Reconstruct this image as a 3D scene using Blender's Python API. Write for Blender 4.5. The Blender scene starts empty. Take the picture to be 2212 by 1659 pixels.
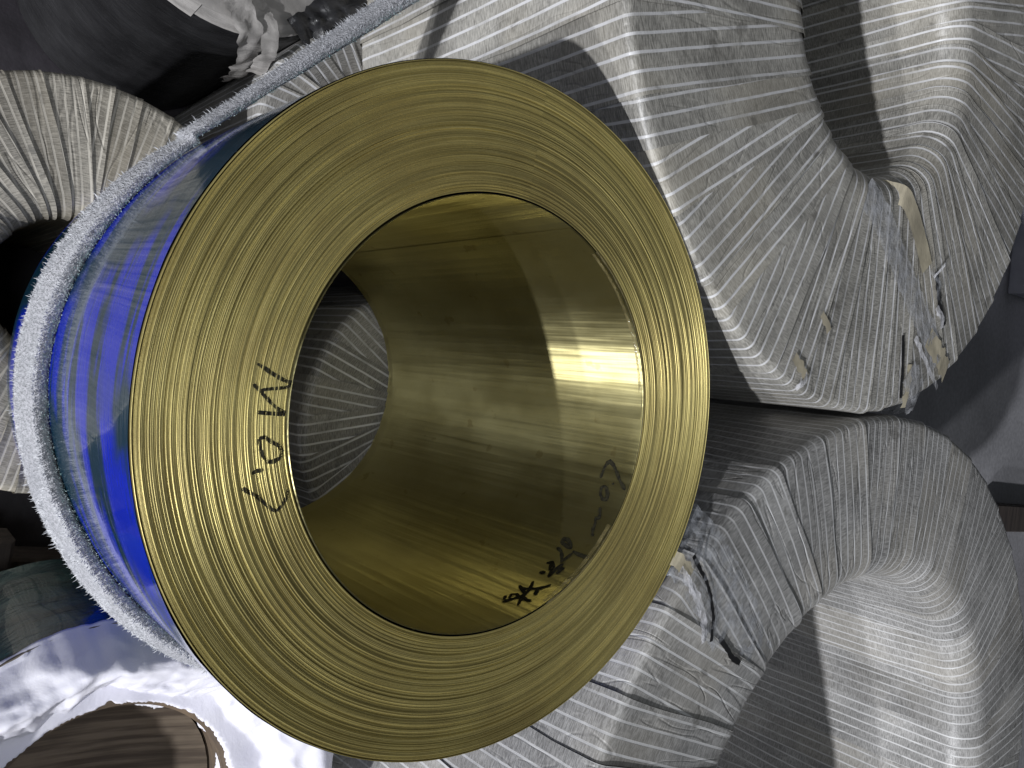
import bpy, math, random
from math import sin, cos, pi, radians, sqrt, asin, atan2, hypot
from mathutils import Matrix, Vector, noise
random.seed(7)
SC = bpy.context.scene
COL = SC.collection
TOP = 1.33                      # height of the upper layer's faces above the floor

# ------------------------------------------------------------------ camera, world, lamps, exposure
cam = bpy.data.cameras.new('camera')
cam.sensor_width = 36.0
cam.lens = 36.0 * 1789.0 / 2212.0
cam.clip_start, cam.clip_end = 0.02, 200
camo = bpy.data.objects.new('camera', cam)
COL.objects.link(camo)
Rt = Vector((-0.15721, 0.76284, 0.62718)); Up = Vector((-0.98669, -0.14802, -0.06729)); Fw = Vector((-0.0415, 0.62942, -0.77596))
M = Matrix((Rt, Up, -Fw)).transposed().to_4x4()
M.translation = Vector((0.0, -0.58208, 0.73938 + TOP))
camo.matrix_world = M
SC.camera = camo

world = bpy.data.worlds.new('World'); SC.world = world
world.use_nodes = True
bg = world.node_tree.nodes['Background']
bg.inputs[0].default_value = (0.86, 0.93, 1.0, 1)
bg.inputs[1].default_value = 0.034

def lamp(name, az, el, dist, watts, size, col):
    L = bpy.data.lights.new(name, 'AREA'); L.shape = 'DISK'; L.size = size
    L.energy = watts; L.color = col
    o = bpy.data.objects.new(name, L); COL.objects.link(o)
    a, e = radians(az), radians(el)
    d = Vector((cos(a) * cos(e), sin(a) * cos(e), sin(e)))
    o.location = d * dist + Vector((0, 0, TOP))
    o.rotation_euler = d.to_track_quat('Z', 'Y').to_euler()
    return o
lamp('warehouse_lamp', -59.5, 19.6, 24.0, 5200, 0.52, (0.955, 0.965, 1.0))
lamp('warehouse_lamp', -56.0, 12.8, 36.0, 4200, 0.80, (0.955, 0.965, 1.0))
lamp('soft_fill', -82.0, 61.0, 2.7, 17, 0.8, (0.92, 0.96, 1.0))  # added soft fill from overhead, brightens the bore and the upper faces

vs = SC.view_settings
vs.view_transform = 'Standard'; vs.look = 'None'; vs.gamma = 1.0; vs.exposure = 0.0
vs.use_curve_mapping = False
SC.render.engine = 'CYCLES'

# ------------------------------------------------------------------ helpers
def empty(name, loc, label, cat, group=None):
    o = bpy.data.objects.new(name, None); COL.objects.link(o)
    o.location = loc; o.empty_display_size = .05
    o['label'] = label; o['category'] = cat
    if group: o['group'] = group
    return o

def mesh(name, V, Fc, smooth=True, uvs=None):
    me = bpy.data.meshes.new(name)
    me.from_pydata(V, [], Fc)
    if uvs is not None:
        uv = me.uv_layers.new(name='UVMap')
        flat = []
        for l in me.loops:
            flat.extend(uvs[l.vertex_index])
        uv.data.foreach_set('uv', flat)
    if smooth:
        me.polygons.foreach_set('use_smooth', [True] * len(me.polygons))
    me.update()
    return me

def link(name, me, mat, parent=None, label=None):
    o = bpy.data.objects.new(name, me); COL.objects.link(o)
    if mat is not None and not me.materials: me.materials.append(mat)
    if parent: o.parent = parent
    if label: o['label'] = label
    return o

def grid_faces(nu, nv, closed_u=False, closed_v=False):
    out = []
    for i in range(nu if closed_u else nu - 1):
        for j in range(nv if closed_v else nv - 1):
            i2, j2 = (i + 1) % nu, (j + 1) % nv
            out.append((i * nv + j, i2 * nv + j, i2 * nv + j2, i * nv + j2))
    return out

def lathe(name, prof, segs, mat, parent=None, closed=True, smooth=True, wob=None):
    """prof: list of (r, z); rings turned about z."""
    V = []
    for k in range(segs):
        a = 2 * pi * k / segs
        for j, (r, z) in enumerate(prof):
            dz = wob(j, a) if wob else 0
            V.append((r * cos(a), r * sin(a), z + dz))
    Fc = grid_faces(segs, len(prof), True, closed)
    return link(name, mesh(name, V, Fc, smooth), mat, parent)

def fbm(x, y, z=0.0, oct=4):
    s, a, f = 0, 1, 1
    for _ in range(oct):
        s += a * noise.noise((x * f, y * f, z * f)); a *= .5; f *= 2.1
    return s

# ------------------------------------------------------------------ node materials
class NT:
    def __init__(s, name):
        s.m = bpy.data.materials.new(name); s.m.use_nodes = True
        s.t = s.m.node_tree; s.t.nodes.clear()
        s.out = s.t.nodes.new('ShaderNodeOutputMaterial')
    def n(s, typ, **kw):
        nd = s.t.nodes.new(typ)
        for k, v in kw.items():
            if k.startswith('_'): setattr(nd, k[1:], v)
            else:
                key = k.replace('__', ' ')
                nd.inputs[key].default_value = v
        return nd
    def l(s, a, b): s.t.links.new(a, b)
    def math(s, op, a, b=None, c=None, clamp=False):
        nd = s.t.nodes.new('ShaderNodeMath'); nd.operation = op; nd.use_clamp = clamp
        for i, v in enumerate((a, b, c)):
            if v is None: continue
            if hasattr(v, 'default_value') or hasattr(v, 'is_linked'): s.l(v, nd.inputs[i])
            else: nd.inputs[i].default_value = v
        return nd.outputs[0]
    def mix(s, fac, a, b, blend='MIX'):
        nd = s.t.nodes.new('ShaderNodeMix'); nd.data_type = 'RGBA'; nd.blend_type = blend
        for sock, v in ((nd.inputs[0], fac), (nd.inputs[6], a), (nd.inputs[7], b)):
            if hasattr(v, 'is_linked'): s.l(v, sock)
            elif isinstance(v, tuple): sock.default_value = (*v, 1)
            else: sock.default_value = v
        return nd.outputs[2]
    def noise(s, vec, scale, detail=4, rough=.55, dist=0):
        nd = s.n('ShaderNodeTexNoise', Scale=scale, Detail=detail, Roughness=rough, Distortion=dist)
        if vec is not None: s.l(vec, nd.inputs['Vector'])
        return nd.outputs['Fac']
    def mapped(s, vec, scale=(1, 1, 1), loc=(0, 0, 0), rot=(0, 0, 0)):
        nd = s.n('ShaderNodeMapping'); nd.inputs['Scale'].default_value = scale
        nd.inputs['Location'].default_value = loc; nd.inputs['Rotation'].default_value = rot
        s.l(vec, nd.inputs['Vector']); return nd.outputs[0]
    def ramp(s, fac, lo, hi, a=0.0, b=1.0):
        nd = s.n('ShaderNodeMapRange'); nd.interpolation_type = 'SMOOTHSTEP'
        s.l(fac, nd.inputs[0]); nd.inputs[1].default_value = lo; nd.inputs[2].default_value = hi
        nd.inputs[3].default_value = a; nd.inputs[4].default_value = b
        return nd.outputs[0]
    def coord(s, which='Object'):
        return s.n('ShaderNodeTexCoord').outputs[which]
    def bump(s, h, strength, dist):
        nd = s.n('ShaderNodeBump', Strength=strength, Distance=dist); s.l(h, nd.inputs['Height'])
        return nd.outputs[0]
    def bsdf(s, base, rough, metal=0.0, normal=None, **kw):
        p = s.n('ShaderNodeBsdfPrincipled')
        for sock, v in (('Base Color', base), ('Roughness', rough), ('Metallic', metal)):
            if hasattr(v, 'is_linked'): s.l(v, p.inputs[sock])
            elif isinstance(v, tuple): p.inputs[sock].default_value = (*v, 1)
            else: p.inputs[sock].default_value = v
        for k, v in kw.items():
            k = k.replace('__', ' ')
            if hasattr(v, 'is_linked'): s.l(v, p.inputs[k])
            else: p.inputs[k].default_value = v
        if normal is not None: s.l(normal, p.inputs['Normal'])
        s.l(p.outputs[0], s.out.inputs[0])
        return p

def tape_material(name, base, stripe, pitch=.0225, seed=0.0, dirt=.35, width=.17):
    t = NT(name); uv = t.coord('UV')
    oi = t.n('ShaderNodeObjectInfo').outputs['Random']
    comb = t.n('ShaderNodeCombineXYZ'); t.l(t.math('MULTIPLY', oi, 37.0), comb.inputs[2])
    add = t.n('ShaderNodeVectorMath'); add.operation = 'ADD'; t.l(uv, add.inputs[0]); t.l(comb.outputs[0], add.inputs[1])
    vec = add.outputs[0]
    sep = t.n('ShaderNodeSeparateXYZ'); t.l(vec, sep.inputs[0])
    wob = t.noise(t.mapped(vec, (6, 9, 1)), 1.0, 3)
    u = t.math('ADD', sep.outputs[0], t.math('MULTIPLY', t.math('SUBTRACT', wob, .5), .003))
    fr = t.math('FRACT', t.math('DIVIDE', u, pitch))
    d = t.math('ABSOLUTE', t.math('SUBTRACT', fr, .5))
    line = t.ramp(d, width * .45, width * .80, 1.0, 0.0)
    wear = t.ramp(t.noise(t.mapped(vec, (25, 14, 1)), 1.0, 4), .30, .55, .45, 1.0)
    line = t.math('MULTIPLY', line, wear)
    # crosswise slits of the woven backing (thin lines across the stripes), threads along them
    slit = t.noise(t.mapped(vec, (90, 700, 1)), 1.0, 3, .6)
    thread = t.noise(t.mapped(vec, (1400, 30, 1)), 1.0, 2, .5)
    big = t.noise(t.mapped(vec, (7, 7, 1), (seed, 0, 0)), 1.0, 5, .6)
    val = t.math('ADD', t.ramp(slit, .34, .66, .58, 1.22), t.math('MULTIPLY', t.math('SUBTRACT', thread, .5), .25))
    c0 = t.mix(t.ramp(big, .32, .68), tuple(x * (1 - dirt) for x in base), base)
    c0 = t.mix(1.0, c0, val, 'MULTIPLY')
    tint = t.mix(t.ramp(t.noise(t.mapped(vec, (3, 4, 1), (seed + 4, 2, 0)), 1.0, 2), .45, .7), c0, (base[0] * 1.05, base[1] * .98, base[2] * .84))
    c1 = t.mix(line, t.mix(.32, c0, tint), stripe)
    c1 = t.mix(1.0, c1, t.ramp(oi, 0.0, 1.0, .80, 1.10), 'MULTIPLY')
    spots = t.ramp(t.noise(t.mapped(vec, (30, 22, 1), (seed + 9, 5, 0)), 1.0, 3, .5), .66, .74, 0, .55)
    c1 = t.mix(spots, c1, (.10, .095, .085))
    wr = t.noise(t.mapped(vec, (16, 6, 1), (seed, 3, 0)), 1.0, 5, .6)
    cr = t.noise(t.mapped(vec, (22, 5, 1), (seed, 7, 0), (0, 0, .5)), 1.0, 2, .5, .5)
    crease = t.ramp(t.math('ABSOLUTE', t.math('SUBTRACT', cr, .5)), 0.0, .03, .34, 0.0)
    wr = t.math('ADD', wr, crease)
    h = t.math('ADD', t.math('MULTIPLY', wr, .5), t.math('ADD', t.math('MULTIPLY', slit, .10), t.math('MULTIPLY', line, .06)))
    nrm = t.bump(h, .45, .008)
    t.bsdf(c1, t.ramp(big, .3, .7, .34, .52), 0, nrm, Specular__IOR__Level=.45)
    return t.m

M_TAPE_A = tape_material('striped_tape', (.40, .388, .355), (.62, .62, .63), .0225, 0.0, .35, .14)
M_TAPE_B = tape_material('grey_striped_tape', (.40, .395, .385), (.58, .58, .58), .0215, 3.1, .35, .13)
M_TAPE_C = tape_material('pale_striped_tape', (.44, .41, .35), (.62, .58, .50), .0125, 6.7, .30, .19)
M_TAPE_D = tape_material('dusty_striped_tape', (.36, .35, .33), (.60, .60, .61), .0185, 9.3, .4, .16)

def paper_material(name, c, c2, rough=.8):
    t = NT(name); o = t.coord('Object')
    a = t.noise(o, 9, 6, .65); b = t.noise(t.mapped(o, (4, 4, 60)), 3, 4)
    col = t.mix(t.ramp(a, .3, .7), c, c2)
    col = t.mix(1.0, col, t.ramp(b, .3, .7, .75, 1.1), 'MULTIPLY')
    t.bsdf(col, rough, 0, t.bump(t.math('ADD', a, b), .4, .006))
    return t.m
M_PAPER = paper_material('streaked_paper', (.44, .42, .40), (.33, .315, .30))
M_KRAFT = paper_material('kraft_paper', (.20, .165, .115), (.13, .11, .085))
M_CARD = paper_material('beige_card', (.50, .45, .33), (.40, .36, .27))
M_BROWN = paper_material('brown_lining', (.17, .12, .075), (.11, .08, .055))
M_DARK = paper_material('floor_shade_dark', (.028, .024, .030), (.045, .04, .048), .6)  # floor shade put into a dark colour
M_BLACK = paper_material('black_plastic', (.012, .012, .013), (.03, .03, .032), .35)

def film_material(name, tint, alpha):
    t = NT(name); o = t.coord('Object')
    nz = t.noise(t.mapped(o, (60, 60, 60)), 1.0, 4, .6)
    nrm = t.bump(nz, .7, .006)
    p = t.n('ShaderNodeBsdfPrincipled'); p.inputs['Base Color'].default_value = (*tint, 1)
    p.inputs['Roughness'].default_value = .11; p.inputs['Specular IOR Level'].default_value = 1.0
    t.l(nrm, p.inputs['Normal'])
    tr = t.n('ShaderNodeBsdfTransparent'); mx = t.n('ShaderNodeMixShader')
    t.l(t.ramp(nz, .3, .7, alpha - .2, alpha + .25), mx.inputs[0])
    t.l(tr.outputs[0], mx.inputs[1]); t.l(p.outputs[0], mx.inputs[2]); t.l(mx.outputs[0], t.out.inputs[0])
    return t.m
M_CLEAR = film_material('clear_film', (.50, .52, .56), .20)
M_SHINE = film_material('clear_packing_tape', (.50, .51, .54), .40)
M_RESIDUE = film_material('tape_residue', (.26, .22, .11), .30)
M_WHITEFILM = film_material('white_film', (.78, .78, .82), .6)

def floor_material():
    t = NT('concrete'); o = t.coord('Object')
    a = t.noise(o, 1.6, 7, .65); b = t.noise(o, 40, 4, .6); c = t.noise(o, .5, 3)
    col = t.mix(t.ramp(a, .3, .7), (.33, .33, .35), (.44, .44, .465))
    col = t.mix(t.ramp(c, .45, .65, 0, .5), col, (.26, .25, .27))
    col = t.mix(1.0, col, t.ramp(b, .3, .7, .85, 1.1), 'MULTIPLY')
    t.bsdf(col, t.ramp(a, .3, .7, .45, .7), 0, t.bump(b, .3, .004))
    return t.m

# ------------------------------------------------------------------ the floor
fl = link('floor', mesh('floor', [(-14, -12, 0), (14, -12, 0), (14, 20, 0), (-14, 20, 0)], [(0, 1, 2, 3)], False), floor_material())
fl['kind'] = 'structure'
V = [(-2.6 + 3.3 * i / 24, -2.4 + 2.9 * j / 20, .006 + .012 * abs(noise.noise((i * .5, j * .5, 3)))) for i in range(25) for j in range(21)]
shade_sheet = link('floor_shade_sheet', mesh('floor_shade_sheet', V, grid_faces(25, 21)), M_DARK)  # dark sheet added over the floor to stand in for the shade there
shade_sheet['label'] = 'dark sheet added over the floor in place of shade, under the striped coils'; shade_sheet['category'] = 'shade sheet'

# ------------------------------------------------------------------ wrapped coils
def arc(cx, cz, r, a0, a1, n):
    return [(cx + r * cos(radians(a0 + (a1 - a0) * i / n)), cz + r * sin(radians(a0 + (a1 - a0) * i / n))) for i in range(n + 1)]

def section(ri, ro, H, co, ci, dome=0.0, nface=14, nwall=9):
    """closed loop of (r, z): up the outer wall, over the top, down the bore, back underneath. z: 0..H"""
    p = []
    for i in range(nwall): p.append((ro, co + (H - 2 * co) * i / nwall))
    p += arc(ro - co, H - co, co, 0, 90, 5)
    for i in range(1, nface):
        f = i / nface
        p.append((ro - co + (ri + ci - ro + co) * f, H + dome * sin(pi * f)))
    p += arc(ri + ci, H - ci, ci, 90, 180, 7)
    for i in range(1, nwall): p.append((ri, H - ci + (2 * ci - H) * i / nwall))
    p += arc(ri + ci, ci, ci, 180, 270, 4)
    p += arc(ro - co, co, co, 270, 355, 4)
    return p

def band_mesh(name, prof, width, dphi, rng, nw=11, lay=.0015, wrinkle=.0018, hand=1):
    """one turn of tape round the section: constant width, each turn lying on the one before"""
    n = len(prof); V = []; UV = []
    skew = rng.uniform(-.045, .045) * max(p[0] for p in prof); ph = rng.uniform(0, 100)
    # arc length
    s = [0.0]
    for i in range(1, n + 1):
        a, b = prof[i - 1], prof[i % n]
        s.append(s[-1] + hypot(b[0] - a[0], b[1] - a[1]))
    Ltot = s[-1]
    u0 = rng.uniform(0, .02)
    for i in range(n + 1):
        k = i % n
        r0, z0 = prof[k]
        pa, pb = prof[k - 1], prof[(k + 1) % n]
        tx, tz = pb[0] - pa[0], pb[1] - pa[1]
        tl = hypot(tx, tz) or 1
        nx, nz = tz / tl, -tx / tl          # outward of the loop
        lat = skew * sin(2 * pi * s[i] / Ltot + .7)
        aw = asin(min(.95, (width / 2 + .045) / max(r0, .06)))
        for j in range(nw):
            f = j / (nw - 1)
            edge = .0012 * sin(s[i] * 31 + ph + j) if j in (0, nw - 1) else 0
            w = (f - .5) * width + lat + edge
            al = asin(max(-.97, min(.97, w / max(r0, .06))))
            off = lay * (aw - al * hand) / dphi + .0008
            fe = f if hand > 0 else 1 - f
            if fe < .15: off += .0030 * (1 - fe / .15) * (.4 + .9 * abs(noise.noise((s[i] * 5, ph, 2))))
            off += wrinkle * fbm(w * 22 + ph, s[i] * 7, ph * .3, 3)
            off = max(off, .0004)
            r, z = r0 + nx * off, z0 + nz * off
            V.append((r * cos(al), r * sin(al), z)); UV.append((w - lat + width / 2 + u0, s[i]))
    return mesh(name, V, grid_faces(n + 1, nw), True, UV)

def wrapped_coil(cx, cy, top, ri, ro, H, label, mat, width=.14, step=.10, co=.022, ci=.05, dome=.004, nvar=5, seed=1,
                 lay=.0015, wrinkle=.0007, group='wrapped coils', hand=1):
    rng = random.Random(seed)
    root = empty('wrapped_coil', (cx, cy, top - H), label, 'coil', group)
    prof = section(ri, ro, H, co, ci, dome)
    core = [(r + (.004 if r < (ri + ro) / 2 else -.004), z) for r, z in section(ri, ro, H, co, ci, dome, 4, 4)]
    core = [(r, min(max(z, .004), H - .004 + dome * .5)) for r, z in core]
    lathe('coil_body', core, 72, M_KRAFT, root)
    nb = max(10, round(2 * pi * ro / step)); dphi = 2 * pi / nb
    vs_ = [band_mesh('tape_band', prof, width * rng.uniform(.93, 1.07), dphi, rng, lay=lay, wrinkle=wrinkle, hand=hand) for _ in range(nvar)]
    order = 0
    for k in range(nb):
        order = (order + rng.randrange(1, nvar)) % nvar
        o = link('tape_band', vs_[order], mat, root)
        o.rotation_euler = (0, 0, k * dphi + rng.uniform(-.18, .18) * dphi)
    return root

LOW = TOP - .665
coilA = wrapped_coil(-.773, .724, TOP, .262, .667, .655, 'large coil in striped tape behind the brass coil with torn corner and clear tape strip',
                     M_TAPE_A, .145, .098, .010, .045, .003, 6, 11, .0020, .0007, hand=-1)
coilB = wrapped_coil(.672, 1.012, TOP, .487, .789, .655, 'large wrapped coil with a wide round bore and crumpled plastic on its rim',
                     M_TAPE_B, .165, .115, .012, .060, .003, 6, 23, .0015, .0009)
coilC = wrapped_coil(-.092, -.322, LOW, .112, .316, .655, 'pale striped wrapped coil under the brass coil with a dark narrow bore',
                     M_TAPE_C, .052, .046, .012, .035, .004, 5, 37, .0008, .0005)
coilD = wrapped_coil(.039, .368, LOW, .10, .284, .655, 'wrapped coil seen through the bore of the brass coil',
                     M_TAPE_D, .11, .075, .014, .03, .003, 5, 41, .0016, .0009)
coilE = wrapped_coil(-.457, .128, LOW, .07, .215, .655, 'small grey wrapped coil below the frayed strap where it runs straight',
                     M_TAPE_D, .08, .066, .012, .03, .003, 4, 53, .0012, .0006)
FH = .655; FR = .245
coilF = empty('paper_topped_coil', (-.806, -.18, LOW - FH), 'coil in black plastic that stands in for shade on its side, with pale streaked paper on top at the top edge', 'coil')
lathe('shade_black_wrap', section(.08, FR, FH, .012, .02, 0, 4, 6), 72, M_BLACK, coilF)  # black side also carries the shade lying on this coil's wall
for k in range(14):            # overlapping sheets of paper fanned over the top
    a0 = 2 * pi * k / 14; V = []; UV = []
    rp = random.Random(90 + k); ro_ = FR + rp.uniform(-.004, .004)
    for i in range(9):
        for j in range(8):
            w = (j / 7 - .5) * .135; rr = .085 + (ro_ - .085) * i / 8
            al = asin(max(-.96, min(.96, w / rr)))
            z = FH + .004 + .0022 * (3 - al / .45) + .0012 * noise.noise((i * .8, j * .8, k))
            if i == 8: z -= .012
            V.append((rr * cos(al), rr * sin(al), z)); UV.append((w, rr))
    o = link('paper_sheet', mesh('paper_sheet', V, grid_faces(9, 8), True, UV), M_PAPER, coilF); o.rotation_euler = (0, 0, a0)

# ------------------------------------------------------------------ the brass coil
def brass_edge_material():
    t = NT('brass_strip_edges'); o = t.coord('Object')
    sep = t.n('ShaderNodeSeparateXYZ'); t.l(o, sep.inputs[0])
    r = t.math('SQRT', t.math('ADD', t.math('MULTIPLY', sep.outputs[0], sep.outputs[0]), t.math('MULTIPLY', sep.outputs[1], sep.outputs[1])))
    comb = t.n('ShaderNodeCombineXYZ'); t.l(t.math('MULTIPLY', r, 900), comb.inputs[0])
    t.l(t.math('MULTIPLY', t.math('ARCTAN2', sep.outputs[1], sep.outputs[0]), 2.0), comb.inputs[1])
    a = t.noise(comb.outputs[0], 1.0, 3, .6)
    b = t.noise(o, 6, 4, .6); c = t.noise(o, 900, 2)
    col = t.mix(t.ramp(a, .30, .70), (.50, .425, .155), (.68, .585, .24))
    col = t.mix(t.ramp(b, .40, .68, 0, .45), col, (.40, .31, .115))
    comb2 = t.n('ShaderNodeCombineXYZ'); t.l(t.math('MULTIPLY', r, 170), comb2.inputs[0])
    t.l(t.math('MULTIPLY', t.math('ARCTAN2', sep.outputs[1], sep.outputs[0]), .6), comb2.inputs[1])
    e = t.noise(comb2.outputs[0], 1.0, 4, .6)
    col = t.mix(1.0, col, t.ramp(e, .30, .70, .74, 1.18), 'MULTIPLY')
    smear = t.ramp(t.noise(t.mapped(o, (5, 5, 5), (3, 1, 7)), 1.0, 5, .65), .5, .72, 0, .4)
    col = t.mix(smear, col, (.36, .29, .12))
    col = t.mix(1.0, col, t.ramp(c, .3, .7, .85, 1.1), 'MULTIPLY')
    t.bsdf(col, t.ramp(a, .3, .7, .34, .46), .66, t.bump(a, .25, .0005))
    return t.m

def brass_sheet_material():
    t = NT('brass_sheet'); o = t.coord('Object')
    sep = t.n('ShaderNodeSeparateXYZ'); t.l(o, sep.inputs[0])
    ang = t.math('ARCTAN2', sep.outputs[1], sep.outputs[0])
    comb = t.n('ShaderNodeCombineXYZ'); t.l(ang, comb.inputs[0]); t.l(sep.outputs[2], comb.inputs[1])
    v = comb.outputs[0]
    roll = t.noise(t.mapped(v, (2.5, 260, 1)), 1.0, 4, .6)           # rolling lines run round the coil
    haze = t.noise(t.mapped(v, (1.6, 4, 1)), 1.0, 5, .6)
    axial = t.noise(t.mapped(v, (9, 1.4, 1), (3, 1, 0)), 1.0, 3, .5)
    stain = t.ramp(t.noise(t.mapped(v, (7, 22, 1), (5, 9, 0)), 1.0, 3, .5), .66, .71, 0, .5)
    col = t.mix(t.ramp(haze, .3, .7), (.54, .475, .215), (.66, .60, .31))
    col = t.mix(stain, col, (.40, .31, .12))
    rough = t.math('ADD', t.ramp(haze, .3, .7, .40, .50), t.math('MULTIPLY', t.math('SUBTRACT', axial, .5), .12))
    h = t.math('ADD', t.math('MULTIPLY', roll, .08), t.math('MULTIPLY', axial, 1.0))
    tg = t.n('ShaderNodeTangent'); tg.direction_type = 'RADIAL'; tg.axis = 'Z'
    p = t.bsdf(col, rough, .97, t.bump(h, .30, .006), Anisotropic=.95, Anisotropic__Rotation=.25)
    t.l(tg.outputs[0], p.inputs['Tangent'])
    return t.m

def blue_film_material():
    t = NT('blue_film_over_brass'); o = t.coord('Object')
    sep = t.n('ShaderNodeSeparateXYZ'); t.l(o, sep.inputs[0])
    ang = t.math('ARCTAN2', sep.outputs[0], t.math('MULTIPLY', sep.outputs[1], -1.0))
    comb = t.n('ShaderNodeCombineXYZ'); t.l(ang, comb.inputs[0]); t.l(sep.outputs[2], comb.inputs[1])
    v = comb.outputs[0]
    st = t.noise(t.mapped(v, (1.1, 24, 1), (2.2, .4, 0)), 1.0, 5, .62, .6)
    patch = t.noise(t.mapped(v, (2.2, 4.5, 1), (8.1, 3, 0)), 1.0, 3, .5, .3)
    blue = t.math('MULTIPLY', t.ramp(st, .44, .53), t.ramp(patch, .38, .50))
    col = t.mix(blue, (.007, .032, .055), (.002, .018, .42))
    h = t.math('ADD', t.math('MULTIPLY', st, .6), t.math('MULTIPLY', patch, 1.0))
    t.bsdf(col, t.ramp(st, .3, .7, .08, .16), .0, t.bump(h, .18, .006), Coat__Weight=.35, Coat__Roughness=.03, Coat__IOR=1.45, Specular__IOR__Level=.12)
    return t.m

HM = .66; RO, RI = .3875, .2469
brass = empty('brass_strip_coil', (0, 0, TOP - HM), 'shiny brass strip coil lying flat with handwriting on its edge and in its bore', 'coil')
rng = random.Random(5)
laps = []          # (r0, r1, z, tilt)
r = RI + .0032; drift = 0.0
while r < RO - .0022:
    w = rng.choice((.0008, .0009, .0011, .0014, .0018)) * rng.uniform(.9, 1.15)
    drift = drift * .86 + rng.gauss(0, .00035)
    z = drift + rng.gauss(0, .00016)
    if rng.random() < .035: z -= rng.uniform(.0006, .0014)
    laps.append((r, min(r + w, RO - .0020), z, rng.uniform(-.0002, .0002))); r += w
def lap_height(rr):
    for a, b, z, ti in laps:
        if a <= rr < b: return HM + z
    return HM
prof = []
for a, b, z, ti in laps:
    w = b - a; bev = min(.00022, w * .24); g = .00035
    prof += [(a + w * .02, HM + z - g), (a + w * .04, HM + z - bev * 1.3), (a + w * .04 + bev, HM + z - ti),
             (b - w * .04 - bev, HM + z + ti), (b - w * .04, HM + z - bev * 1.3), (b - w * .02, HM + z - g)]
amp = [(rng.gauss(0, .00018), rng.randrange(1, 4), rng.uniform(0, 6.3), rng.gauss(0, .0001), rng.randrange(4, 9)) for _ in laps]
def wob(j, a):
    A = amp[min(j // 6, len(amp) - 1)]
    return A[0] * sin(A[1] * a + A[2]) + A[3] * sin(A[4] * a + A[2] * 2)
M_EDGE = brass_edge_material(); M_SHEET = brass_sheet_material()
w_ = lathe('strip_windings', prof, 288, M_EDGE, brass, closed=False, wob=wob)
# bore lining (innermost lap) with a rounded lip, and the outermost lap standing slightly apart
inner = lathe('inner_lap', [(RI + .0011, HM - .0012), (RI + .0010, HM + .0004), (RI + .0003, HM + .0007), (RI, HM + .0002)] +
      [(RI, HM - .02 - .03 * i) for i in range(21)] + [(RI, .0), (RI + .002, .0)], 192, M_SHEET, brass, closed=False)
lathe('outer_lap', [(RO - .0013, HM - .012), (RO - .0012, HM - .0002), (RO - .0008, HM + .0006), (RO - .0003, HM + .0004), (RO, HM - .0006), (RO, HM - .004)],
      192, M_EDGE, brass, closed=False)
lathe('underside', [(RI + .001, .001), (RO - .001, .001), (RO - .001, .01)], 96, M_EDGE, brass, closed=False)
V = []; nz_, na_ = 26, 288
for i in range(na_):
    a = 2 * pi * i / na_
    for j in range(nz_):
        z = (HM - .0035) * (1 - j / (nz_ - 1))
        bulge = .0011 * fbm(cos(a) * 3, sin(a) * 3, z * 5, 3) + .0013
        V.append(((RO + bulge) * cos(a), (RO + bulge) * sin(a), z))
link('outer_film', mesh('outer_film', V, grid_faces(na_, nz_, True)), blue_film_material(), brass, 'glossy blue protective film on the outside')
# loose tail of the innermost strip and remains of clear tape along the bore rim
V = []
for i in range(60):
    a = radians(96 + i * 1.15)
    for j in range(5):
        lift = .0008 + .0030 * max(0, 1 - i / 9) * (1 - j / 6)
        V.append(((RI - lift) * cos(a), (RI - lift) * sin(a), HM + .0002 - j * .16))
link('strip_tail', mesh('strip_tail', V, grid_faces(60, 5)), M_SHEET, brass)
for a0, a1, hgt in ((100, 152, .0012), (30, 62, .0009)):
    V = []; n = int((a1 - a0) * 2)
    for i in range(n):
        a = radians(a0 + (a1 - a0) * i / (n - 1))
        hh = hgt * (.4 + .8 * abs(noise.noise((a * 30, hgt * 900, 0))))
        for j in range(4):
            f = j / 3
            rr = RI - .0014 + .0055 * f ** 2 + .0008 * noise.noise((a * 60, f * 3, 1))
            V.append((rr * cos(a), rr * sin(a), HM - .006 + (.006 + hh) * sin(f * pi * .62)))
    link('tape_remnant', mesh('tape_remnant', V, grid_faces(n, 4)), M_RESIDUE, inner)

t = NT('marker_ink'); o_ = t.coord('Object')
t.bsdf(t.mix(t.ramp(t.noise(o_, 260, 3), .35, .6), (.012, .011, .009), (.03, .028, .016)), .7, 0, None, Specular__IOR__Level=.15)
M_INK = t.m
FACE= [[(-0.0132, -0.2839), (-0.0119, -0.2795), (-0.007, -0.2692), (-0.0027, -0.2578), (-0.0003, -0.2465)], [(-0.0003, -0.2465), (0.0044, -0.2522), (0.0077, -0.2666), (0.0099, -0.2746), (0.0134, -0.274), (0.0206, -0.2643), (0.0261, -0.2558), (0.0288, -0.2489)], [(0.0058, -0.2841), (0.0104, -0.2776), (0.0129, -0.274)], [(0.0311, -0.2765), (0.0305, -0.2625), (0.0293, -0.2488)], [(0.0551, -0.2702), (0.053, -0.2648), (0.0568, -0.2578), (0.0595, -0.2498), (0.0642, -0.2457), (0.0704, -0.2462), (0.0745, -0.2514), (0.076, -0.2575), (0.0719, -0.2625), (0.0653, -0.2668), (0.0551, -0.2702)], [(0.0883, -0.2715), (0.0854, -0.2674), (0.0837, -0.2609)], [(0.1022, -0.2778), (0.1056, -0.27), (0.1082, -0.2633), (0.1137, -0.255), (0.1199, -0.2465), (0.1211, -0.2409), (0.1157, -0.2365), (0.1073, -0.2331), (0.1002, -0.2338)]]
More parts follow.
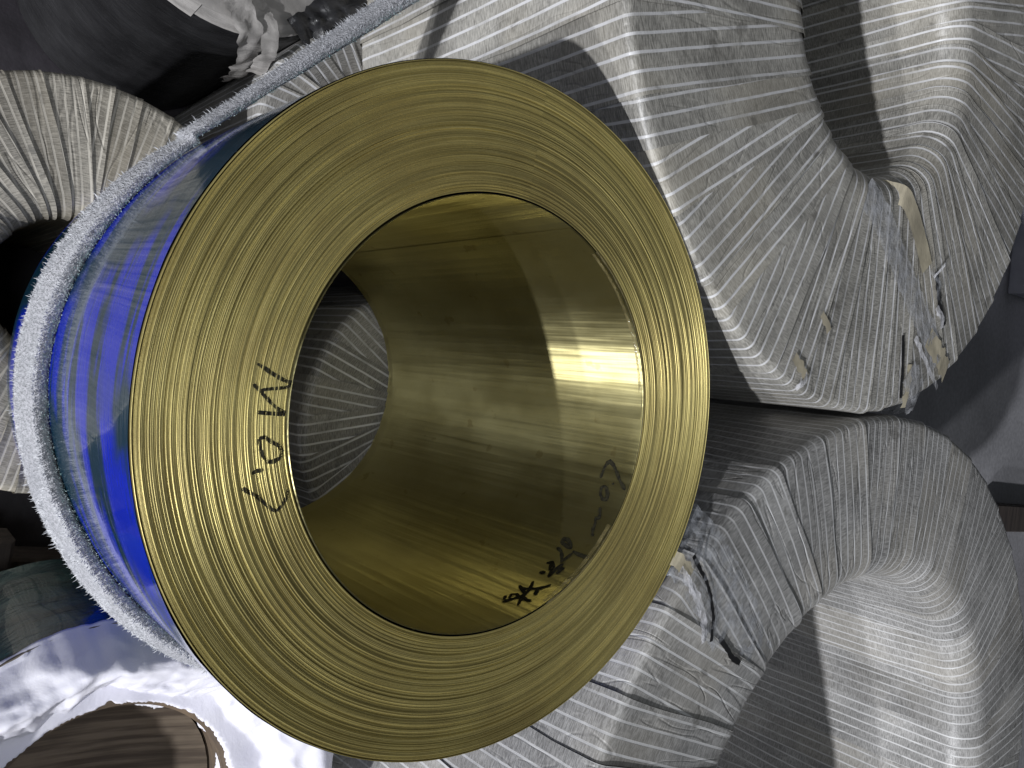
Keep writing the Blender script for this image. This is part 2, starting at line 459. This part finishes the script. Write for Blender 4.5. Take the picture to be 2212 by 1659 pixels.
BORE= [[(75.76, -0.0513), (78.28, -0.0508), (80.69, -0.0477), (81.55, -0.0429), (80.75, -0.0357), (78.64, -0.0263), (75.94, -0.0146), (73.83, -0.0019)], [(74.48, -0.0266), (75.12, -0.0249)], [(73.52, -0.0397), (73.01, -0.0346), (71.12, -0.0281), (69.54, -0.0269), (69.25, -0.0333), (70.57, -0.0408), (72.63, -0.0439), (73.52, -0.0397)], [(66.53, -0.0323), (64.56, -0.0266), (63.16, -0.0244), (62.87, -0.03), (61.16, -0.0262), (59.3, -0.0247), (57.19, -0.0202), (57.39, -0.0169)], [(49.75, -0.0614), (48.93, -0.0509), (47.3, -0.0426), (45.66, -0.0372), (47.48, -0.034), (49.68, -0.031)], [(52.25, -0.0632), (53.23, -0.0614), (53.49, -0.0539), (52.38, -0.0448), (51.06, -0.0391), (51.07, -0.0453), (51.66, -0.0558), (52.25, -0.0632)], [(50.19, -0.0329), (49.78, -0.0203), (49.65, -0.003)], [(39.18, -0.0539), (40.06, -0.0452)], [(43.37, -0.0572), (44.19, -0.05), (42.84, -0.0403), (41.02, -0.0388), (39.13, -0.0349), (41.41, -0.0343), (43.22, -0.0356), (45.02, -0.0306)], [(42.56, -0.035), (43.32, -0.0258), (40.96, -0.0283)], [(43.53, -0.0494), (41.24, -0.0419)], [(22.88, -0.0485), (25.45, -0.045), (27.6, -0.039), (29.75, -0.0371), (30.59, -0.0455), (31.96, -0.0598)], [(24.48, -0.0517), (26.08, -0.058)], [(25.68, -0.0483), (27.42, -0.053), (28.45, -0.0476), (27.6, -0.039)], [(24.45, -0.0251), (27.15, -0.0326), (29.75, -0.0371), (31.9, -0.0392), (35.44, -0.0486)], [(28.46, -0.0349), (27.78, -0.0253), (28.12, -0.0178)], [(32.28, -0.0411), (33.49, -0.0301), (36.51, -0.0193)], [(33.49, -0.0301), (30.78, -0.0235)], [(31.27, -0.0553), (31.48, -0.0456), (32.28, -0.0411)]]

def densify(pts, d):
    out = []
    for (x0, y0), (x1, y1) in zip(pts, pts[1:]):
        n = max(1, int(hypot(x1 - x0, y1 - y0) / d))
        for i in range(n): out.append((x0 + (x1 - x0) * i / n, y0 + (y1 - y0) * i / n))
    out.append(pts[-1]); return out

def ink_stroke(name, pts, wid, place, parent, d=.0006):
    """flat pen stroke in 2-D, carried onto a surface by place(u, v)"""
    P = densify(pts, d); V = []; n = len(P)
    for i, (x, y) in enumerate(P):
        a, b = P[max(0, i - 2)], P[min(n - 1, i + 2)]
        tx, ty = b[0] - a[0], b[1] - a[1]; tl = hypot(tx, ty) or 1
        px, py = -ty / tl, tx / tl
        w = wid * (.78 + .35 * noise.noise((x * 90, y * 90, 4))) * (.55 + .45 * min(1, i / 4, (n - 1 - i) / 4))
        for f in (-1, -.5, 0, .5, 1):
            V.append(place(x + px * w * f, y + py * w * f))
    return link(name, mesh(name, V, grid_faces(n, 5)), M_INK, parent)

for s in FACE:
    ink_stroke('ink_stroke', s, .0023, lambda x, y: (x, y, lap_height(hypot(x, y)) + .00016), w_, .0004)
for s in BORE:
    s2 = [(radians(a) * RI, z) for a, z in s]
    ink_stroke('ink_stroke', s2, .0034, lambda u, z: ((RI - .0010) * cos(u / RI), (RI - .0010) * sin(u / RI), HM + z), inner, .001)

# ------------------------------------------------------------------ frayed strap round the brass coil
def strap_material():
    t = NT('woven_strap'); o = t.coord('Object')
    a = t.noise(o, 260, 3, .6); b = t.noise(o, 14, 4)
    col = t.mix(t.ramp(a, .3, .7), (.34, .35, .37), (.58, .58, .62))
    col = t.mix(t.ramp(b, .4, .7, 0, .5), col, (.36, .37, .40))
    t.bsdf(col, .85, 0, t.bump(a, .9, .006))
    return t.m
def fibre_material(name, c, c2):
    t = NT(name); o = t.coord('Object'); a = t.noise(o, 120, 2)
    t.bsdf(t.mix(t.ramp(a, .35, .65), c, c2), .5, 0, None, Specular__IOR__Level=.4)
    return t.m
strap = empty('frayed_strap', (0, -.41, TOP - .42), 'frayed white woven strap running round the blue side of the brass coil', 'strap')
SO = Vector((0, -.41, TOP - .42))
path = []      # (x, y, outward normal angle, top z)
for k in range(0, 9):
    f = k / 8
    path.append((-1.02 + .36 * f, .055 - .02 * f, None, TOP - .305))
P1 = Vector((-.596, .006)); P0 = Vector((-.2775, -.284))
for k in range(0, 17):
    p = P1.lerp(P0, k / 16); path.append((p.x, p.y, None, TOP - .303))
RS = RO + .0022
for d in range(226, 431, 3):
    dip = -.045 * math.exp(-((d - 275) / 26) ** 2)
    path.append((RS * cos(radians(d)), RS * sin(radians(d)), None, TOP - .303 + dip))
TH, WD = .036, .048
V = []; n = len(path); frames = []
for i, (x, y, _, zt) in enumerate(path):
    a, b = path[max(0, i - 1)], path[min(n - 1, i + 1)]
    tx, ty = b[0] - a[0], b[1] - a[1]; tl = hypot(tx, ty); tx, ty = tx / tl, ty / tl
    ox, oy = ty, -tx                      # to the outside of the loop
    th = TH * (.55 + .55 * min(1, max(0, (-.33 - x) / .25)) if i < 26 else min(1, .55 + (i - 26) * .04))
    frames.append((x, y, zt, tx, ty, ox * th / TH, oy * th / TH))
sec = [(0, -.034), (0, -.018), (0, -.002), (.004, .002), (.012, .002), (.017, -.007), (.023, -.019), (.028, -.033), (.029, -.040), (.022, -.043), (.010, -.040)]
def slope(f): return (.012 + .017 * f, .002 - .037 * f)
for i, (x, y, zt, tx, ty, ox, oy) in enumerate(frames):
    for (o, z) in sec:
        jit = .0022 * noise.noise((i * .7, o * 200, z * 90))
        V.append((x + ox * (o + jit) - SO.x, y + oy * (o + jit) - SO.y, zt + z + jit - SO.z))
link('strap_web', mesh('strap_web', V, grid_faces(n, len(sec), False, True)), strap_material(), strap)
def fibres(name, mat, count, pick, rng, jit=.4):
    V, Fc = [], []
    for _ in range(count):
        i = rng.uniform(0, n - 1.001); k = int(i); f = i - k
        A, B = frames[k], frames[k + 1]
        x, y, zt, tx, ty, ox, oy = [p + (q - p) * f for p, q in zip(A, B)]
        o, z, do, dz, ln, wd = pick(rng)
        base = Vector((x + ox * o, y + oy * o, zt + z)) - SO
        d = Vector((ox * do + tx * rng.gauss(0, jit), oy * do + ty * rng.gauss(0, jit), dz + rng.gauss(0, jit * .8))).normalized()
        side = Vector((tx, ty, rng.gauss(0, .5))).normalized() * wd
        mid = base + d * ln * .55; tip = base + d * ln + Vector((0, 0, -ln * rng.uniform(.0, .5)))
        q = len(V); V.extend([base - side, base + side, mid + side * .7, mid - side * .7, tip])
        Fc.extend([(q, q + 1, q + 2, q + 3), (q + 3, q + 2, q + 4)])
    o = link(name, mesh(name, V, Fc, False), mat, strap); o['kind'] = 'stuff'
rg = random.Random(3)
M_WFIB = fibre_material('white_fibres', (.64, .65, .68), (.42, .43, .46)); M_TFIB = fibre_material('teal_fibres', (.16, .27, .28), (.50, .58, .60))
fibres('pile_fibres', M_WFIB, 42000, lambda r_: (lambda f: (*slope(f), .62, -.75, r_.uniform(.0015, .0045), r_.uniform(.00025, .0005)))(r_.random()), rg, .28)
fibres('edge_tufts', M_WFIB, 5000, lambda r_: (r_.uniform(.024, .030), r_.uniform(-.043, -.034), .8, -.35, r_.random() ** 4 * .008 + .001, r_.uniform(.0003, .0006)), rg, .35)
fibres('top_fibres', M_WFIB, 9000, lambda r_: (r_.uniform(.006, .016), .002, .5, .8, r_.uniform(.002, .006), r_.uniform(.0003, .0007)), rg, .45)
fibres('teal_fibres', M_TFIB, 9000, lambda r_: (r_.uniform(-.001, .009), .001, -.10, 1, r_.uniform(.002, .005), r_.uniform(.0004, .0008)), rg, .45)
V = []   # a long loose thread
pts = [(-.39, -.13, -.297), (-.385, -.12, -.28), (-.37, -.11, -.262), (-.36, -.10, -.255)]
for p in pts:
    for s in (-.0012, .0012): V.append((p[0] + s - SO.x, p[1] + s - SO.y, TOP + p[2] - SO.z))
link('loose_thread', mesh('loose_thread', V, grid_faces(4, 2)), M_WFIB, strap)

# ------------------------------------------------------------------ the coil under the white sheet
def teal_material():
    t = NT('dark_teal_film'); o = t.coord('Object')
    sep = t.n('ShaderNodeSeparateXYZ'); t.l(o, sep.inputs[0])
    comb = t.n('ShaderNodeCombineXYZ'); t.l(t.math('ARCTAN2', sep.outputs[1], t.math('MULTIPLY', sep.outputs[0], -1)), comb.inputs[0]); t.l(sep.outputs[2], comb.inputs[1])
    a = t.noise(t.mapped(comb.outputs[0], (2.5, 16, 1)), 1.0, 4, .6, .4); b = t.noise(o, 9, 4)
    col = t.mix(t.ramp(a, .35, .65), (.010, .050, .058), (.035, .125, .125))
    t.bsdf(col, .22, .1, t.bump(t.math('ADD', a, b), .4, .008), Coat__Weight=.4)
    return t.m
def streak_material():
    t = NT('streaked_brown_paper'); o = t.coord('Object')
    a = t.noise(t.mapped(o, (110, 5, 5), (0, 0, 0), (0, 0, radians(22))), 1.0, 4, .6); b = t.noise(o, 8, 3)
    col = t.mix(t.ramp(a, .35, .65), (.085, .062, .045), (.21, .165, .12))
    t.bsdf(t.mix(t.ramp(b, .4, .65, 0, .5), col, (.09, .07, .05)), .7, 0, t.bump(a, .5, .004))
    return t.m
M_STREAK = streak_material()
GX, GY, GZ, GR, GI, GH = .640, -.200, TOP - .455, .280, .165, .40
gc = empty('sheeted_coil', (GX, GY, GZ - GH), 'dark teal coil under the crumpled white sheet', 'coil')
lathe('coil_body', [(GI, .002), (GI, GH - .002), (GR - .006, GH - .002), (GR - .006, .002)], 96, M_BROWN, gc)
V = []
for i in range(120):
    a = 2 * pi * i / 120
    for j in range(14):
        z = GH * (1 - j / 13); rr = GR - .003 + .0025 * fbm(cos(a) * 4, sin(a) * 4, z * 9, 3)
        V.append((rr * cos(a), rr * sin(a), z))
link('side_film', mesh('side_film', V, grid_faces(120, 14, True)), teal_material(), gc)
lathe('bore_board', [(.004, GH - .10), (.10, GH - .085), (GI - .004, GH - .07)], 48, M_STREAK, gc, closed=False)
lathe('rim_board', [(GR - .02, GH - .012), (GR + .003, GH - .012), (GR + .003, GH + .002), (GR - .02, GH + .002)], 96, M_KRAFT, gc, smooth=False)

def sheet_material():
    t = NT('white_sheet'); o = t.coord('Object')
    a = t.noise(o, 13, 5, .6, .4); b = t.noise(o, 45, 4, .6)
    col = t.mix(t.ramp(a, .3, .7), (.90, .89, .95), (.85, .84, .93))
    p = t.bsdf(col, .8, 0, t.bump(t.math('ADD', a, t.math('MULTIPLY', b, .12)), .4, .007), Specular__IOR__Level=.12)
    return t.m
nA, nT = 400, 56
rs = random.Random(14); cut = [GI + .004 + rs.uniform(-.020, .012) for _ in range(26)]
V = []
for i in range(nA):
    a = 2 * pi * i / nA; ca, sa = cos(a), sin(a)
    toward = max(0, cos(a - radians(163))) ** 3          # bulges up against the brass coil
    q = a / (2 * pi) * 26 + .35; k = int(q); fq = q - k
    rin = cut[k % 26] * (1 - fq) + cut[(k + 1) % 26] * fq + .003 * noise.noise((ca * 40, sa * 40, 2))
    ext = max(0, cos(a - radians(108))) ** 3             # spare length towards the wide coil
    rout = GR + .006 + .006 * fbm(ca * 5, sa * 5, 8.2, 3) + .10 * ext
    for j in range(nT):
        f = j / (nT - 1)
        rr = rout + (rin - rout) * f
        cr = .40 + .10 * noise.noise((ca * 2, sa * 2, 5))
        if f < cr: zz = -.006 - .10 * ext + (.054 + .030 * toward + .10 * ext) * sin(f / cr * pi / 2) ** 1.2
        else:
            g = (f - cr) / (1 - cr)
            zz = .048 + .030 * toward - (.085 + .030 * toward) * g ** 1.15
        x, y = rr * ca, rr * sa
        # creases: sharp ridges running mostly along the ring, a few across it
        n1 = noise.noise((a * 2.6 + 3, f * 3.2, 1.1)); n2 = noise.noise((a * 5.5, f * 6.5 + a, 4.4)); n3 = noise.noise((x * 34, y * 34, 9.1))
        amp_ = min(1, f * 4)
        zz += amp_ * (.024 * (.35 - abs(n1)) + .012 * (.3 - abs(n2)) + .005 * (.3 - abs(n3)))
        zz = max(zz, .006 + .004 * noise.noise((x * 20, y * 20, 0))) if GI + .006 < rr < GR else zz
        V.append((x, y, zz))
sheet = link('white_sheet', mesh('white_sheet', V, grid_faces(nA, nT, True)), sheet_material())
sheet.location = (GX, GY, GZ)
sheet['label'] = 'crumpled white plastic sheet with ragged inner edge over the teal coil'; sheet['category'] = 'sheet'
sm = sheet.modifiers.new('thickness', 'SOLIDIFY'); sm.thickness = .0012; sm.offset = 1

# timber that carries the teal coil
def timber_material():
    t = NT('dark_timber'); o = t.coord('Object')
    g = t.noise(t.mapped(o, (4, 40, 40)), 1.0, 5, .6)
    t.bsdf(t.mix(t.ramp(g, .3, .7), (.035, .028, .026), (.075, .06, .052)), .8, 0, t.bump(g, .5, .005))
    return t.m
M_TIMBER = timber_material()
def beam(name, c, size, rz, mat, label, group=None, cat='beam', bev=.006):
    sx, sy, sz = [s / 2 for s in size]
    V = []; 
    for z, k in ((-sz, bev), (-sz + bev, 0), (sz - bev, 0), (sz, bev)):
        for x, y in ((-sx + k, -sy + k), (sx - k, -sy + k), (sx - k, sy - k), (-sx + k, sy - k)): V.append((x, y, z + sz))
    Fc = [(3, 2, 1, 0), (12, 13, 14, 15)]
    for l in range(3):
        for k in range(4): Fc.append((l * 4 + k, l * 4 + (k + 1) % 4, l * 4 + 4 + (k + 1) % 4, l * 4 + 4 + k))
    o = link(name, mesh(name, V, Fc, False), mat); o.location = (c[0], c[1], c[2] - sz); o.rotation_euler = (0, 0, rz)
    if label: o['label'] = label; o['category'] = cat
    if group: o['group'] = group
    return o
stand = empty('timber_stand', (GX, GY, 0), 'stand of crossed dark timbers beneath the teal coil', 'stand')
bh = (GZ - GH) / 4
for lv in range(4):
    for sg in (-1, 1):
        off = .15 * sg
        c = (off if lv % 2 else 0, 0 if lv % 2 else off, bh * (lv + .5))
        o = beam('timber_beam', c, (.14, .56, bh - .001) if lv % 2 else (.56, .14, bh - .001), 0, M_TIMBER, None)
        o.parent = stand

# ------------------------------------------------------------------ tears, card and loose film on the wrapped coils
def ribbon(name, pts, width, mat, parent, crumple=.004, nw=7, d=.008, seed=0, ragged=.15, wdir=None, label=None):
    """crumpled strip following 3-D points (world coordinates)"""
    P = [Vector(p) for p in pts]; Q_ = []
    for a, b in zip(P, P[1:]):
        k = max(1, int((b - a).length / d))
        for i in range(k): Q_.append(a.lerp(b, i / k))
    Q_.append(P[-1])
    for _ in range(3):
        Q_ = [Q_[0]] + [(Q_[i - 1] + Q_[i] * 2 + Q_[i + 1]) / 4 for i in range(1, len(Q_) - 1)] + [Q_[-1]]
    org = Vector(parent.location) if parent else Vector((0, 0, 0))
    V = []; n = len(Q_)
    for i, p in enumerate(Q_):
        t_ = (Q_[min(n - 1, i + 1)] - Q_[max(0, i - 1)]).normalized()
        w = Vector(wdir) if wdir else t_.cross(Vector((0, 0, 1)))
        w = (w - t_ * w.dot(t_)).normalized(); nn = w.cross(t_).normalized()
        if nn.z < 0: nn = -nn
        wl = width * (1 + ragged * noise.noise((i * .45, seed, 1))); wr = width * (1 + ragged * noise.noise((i * .45, seed, 9)))
        for j in range(nw):
            f = j / (nw - 1) * 2 - 1
            q = p + w * (f * (wl if f < 0 else wr) / 2)
            q = q + nn * (crumple * (.5 + fbm(q.x * 40 + seed, q.y * 40, q.z * 40, 3)))
            V.append(tuple(q - org))
    return link(name, mesh(name, V, grid_faces(n, nw)), mat, parent, label)
T = TOP; TA = TOP + .0050
# coil A: clear tape strip across the face, beige card in the bore, torn corner
ribbon('clear_tape', [(-.475, .702, TA + .002), (-.445, .748, TA + .010), (-.4115, .794, TA + .0105), (-.3484, .882, TA + .010), (-.276, .990, TA + .009), (-.235, 1.04, TA + .008)], .060, M_SHINE, coilA, .0022, 11, .005, 3)
ribbon('card_guard', [(-.498, .775, T - .10), (-.505, .795, T - .02), (-.500, .825, TA + .010), (-.478, .862, TA + .010), (-.440, .905, TA + .009), (-.398, .945, TA + .009)], .042, M_CARD, coilA, .0006, 7, .006, 5, .1)
ribbon('card_patch', [(-.275, .985, TA + .0095), (-.250, 1.04, TA + .009), (-.225, 1.09, TA + .004)], .045, M_CARD, coilA, .001, 7, .006, 8, .4)
ribbon('torn_film', [(-.20, .93, TA + .008), (-.17, .975, TA + .008), (-.155, 1.005, T - .002), (-.145, 1.02, T - .07)], .055, M_SHINE, coilA, .003, 9, .005, 12, .5)
ribbon('torn_film', [(-.265, .935, TA + .009), (-.235, .975, TA + .010), (-.20, 1.03, TA + .009), (-.19, 1.07, TA + .001)], .012, M_WHITEFILM, coilA, .002, 5, .004, 15, .6)
ribbon('torn_film', [(-.40, .96, TA + .009), (-.375, .985, TA + .016), (-.345, 1.0, TA + .010)], .018, M_CLEAR, coilA, .003, 7, .004, 21, .5)
ribbon('torn_film', [(-.335, 1.0, TA + .009), (-.318, 1.02, TA + .015), (-.300, 1.03, TA + .010)], .016, M_WHITEFILM, coilA, .0025, 7, .003, 25, .6)
ribbon('torn_film', [(-.43, 1.02, TA + .008), (-.415, .985, TA + .022), (-.385, .965, TA + .014)], .005, M_WHITEFILM, coilA, .002, 4, .004, 31, .3)
ribbon('dark_tear', [(-.40, .985, TA + .008), (-.35, 1.01, TA + .009), (-.31, 1.05, TA + .007)], .014, M_BLACK, coilA, .0005, 5, .005, 32, .9)
ribbon('dark_tear', [(-.262, .895, TA + .006), (-.205, .910, TA + .006), (-.150, .926, TA + .002)], .010, M_BLACK, coilA, .0005, 5, .006, 33, .7)
ribbon('card_patch', [(-.215, .938, TA + .005), (-.175, .945, TA + .004), (-.135, .952, TA - .004)], .018, M_CARD, coilA, .0006, 5, .005, 34, .7)
ribbon('card_patch', [(-.165, .56, TA + .006), (-.150, .585, TA + .006), (-.138, .60, TA + .006)], .018, M_CARD, coilA, .0006, 5, .004, 36, .7)
ribbon('torn_film', [(-.145, .60, TA + .0065), (-.130, .590, TA + .010), (-.117, .575, TA + .005)], .009, M_WHITEFILM, coilA, .003, 5, .003, 38, .6)
ribbon('card_patch', [(-.245, .62, TA + .006), (-.235, .635, TA + .006), (-.222, .648, TA + .006)], .014, M_CARD, coilA, .0006, 5, .004, 44, .6)
# coil B: loose film and card on the rim by the brass coil
ribbon('clear_tape', [(.095, .368, T - .10), (.105, .380, T - .012), (.135, .41, T + .008), (.192, .475, T + .010), (.249, .536, T + .009), (.315, .60, T + .002)], .070, M_CLEAR, coilB, .0028, 13, .005, 51, .15)
ribbon('clear_tape', [(.145, .335, T - .06), (.165, .362, T + .004), (.215, .42, T + .010), (.275, .48, T + .008)], .045, M_CLEAR, coilB, .003, 9, .005, 57, .4)
ribbon('torn_film', [(.17, .36, T + .008), (.21, .405, T + .012), (.24, .425, T + .012), (.275, .44, T + .008)], .014, M_WHITEFILM, coilB, .0025, 7, .004, 58, .6)
ribbon('dark_tear', [(.150, .385, T + .009), (.19, .425, T + .011), (.235, .450, T + .011), (.275, .455, T + .009)], .007, M_BLACK, coilB, .0008, 5, .004, 60, .8)
ribbon('dark_tear', [(.270, .475, T + .010), (.300, .51, T + .011), (.312, .535, T + .010)], .009, M_BLACK, coilB, .0005, 5, .004, 62, .9)
ribbon('card_patch', [(.150, .345, T - .012), (.160, .360, T + .007), (.178, .385, T + .008)], .022, M_CARD, coilB, .0015, 6, .004, 66, .6)
# coil F: torn paper hanging down, black plastic between F and E
ribbon('torn_paper', [(-.66, -.20, LOW + .016), (-.60, -.165, LOW + .035), (-.560, -.135, LOW + .030), (-.535, -.118, LOW - .02), (-.525, -.112, LOW - .10)], .045, M_PAPER, coilF, .006, 9, .006, 71, .5)
ribbon('torn_paper', [(-.63, -.13, LOW + .012), (-.58, -.105, LOW + .030), (-.545, -.095, LOW + .015), (-.53, -.092, LOW - .05)], .030, M_PAPER, coilF, .005, 7, .006, 75, .6)
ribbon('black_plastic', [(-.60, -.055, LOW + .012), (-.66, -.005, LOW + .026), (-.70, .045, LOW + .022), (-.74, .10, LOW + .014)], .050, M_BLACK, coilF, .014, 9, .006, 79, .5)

# ------------------------------------------------------------------ small things on the far floor
def pale_material():
    t = NT('pale_board'); o = t.coord('Object'); a = t.noise(o, 5, 4)
    t.bsdf(t.mix(t.ramp(a, .3, .7), (.42, .42, .50), (.58, .58, .66)), .6)
    return t.m
beam('pale_crate', (-1.55, 5.25, .30), (.55, .9, .60), .1, pale_material(), 'pale grey crate on the floor at the right edge', None, 'crate', .01)
beam('dark_beam', (.10, 5.8, .06), (.16, 2.2, .12), .03, M_TIMBER, 'dark beam lying on the floor beyond the wide wrapped coil')
ribbon_o = ribbon('paper_scrap', [(.25, 5.75, .03), (.34, 5.85, .05), (.44, 5.95, .03)], .35, M_WHITEFILM, None, .05, 9, .04, 91, .5)
ribbon_o['label'] = 'white scrap of film on the floor at the right edge'; ribbon_o['category'] = 'scrap'
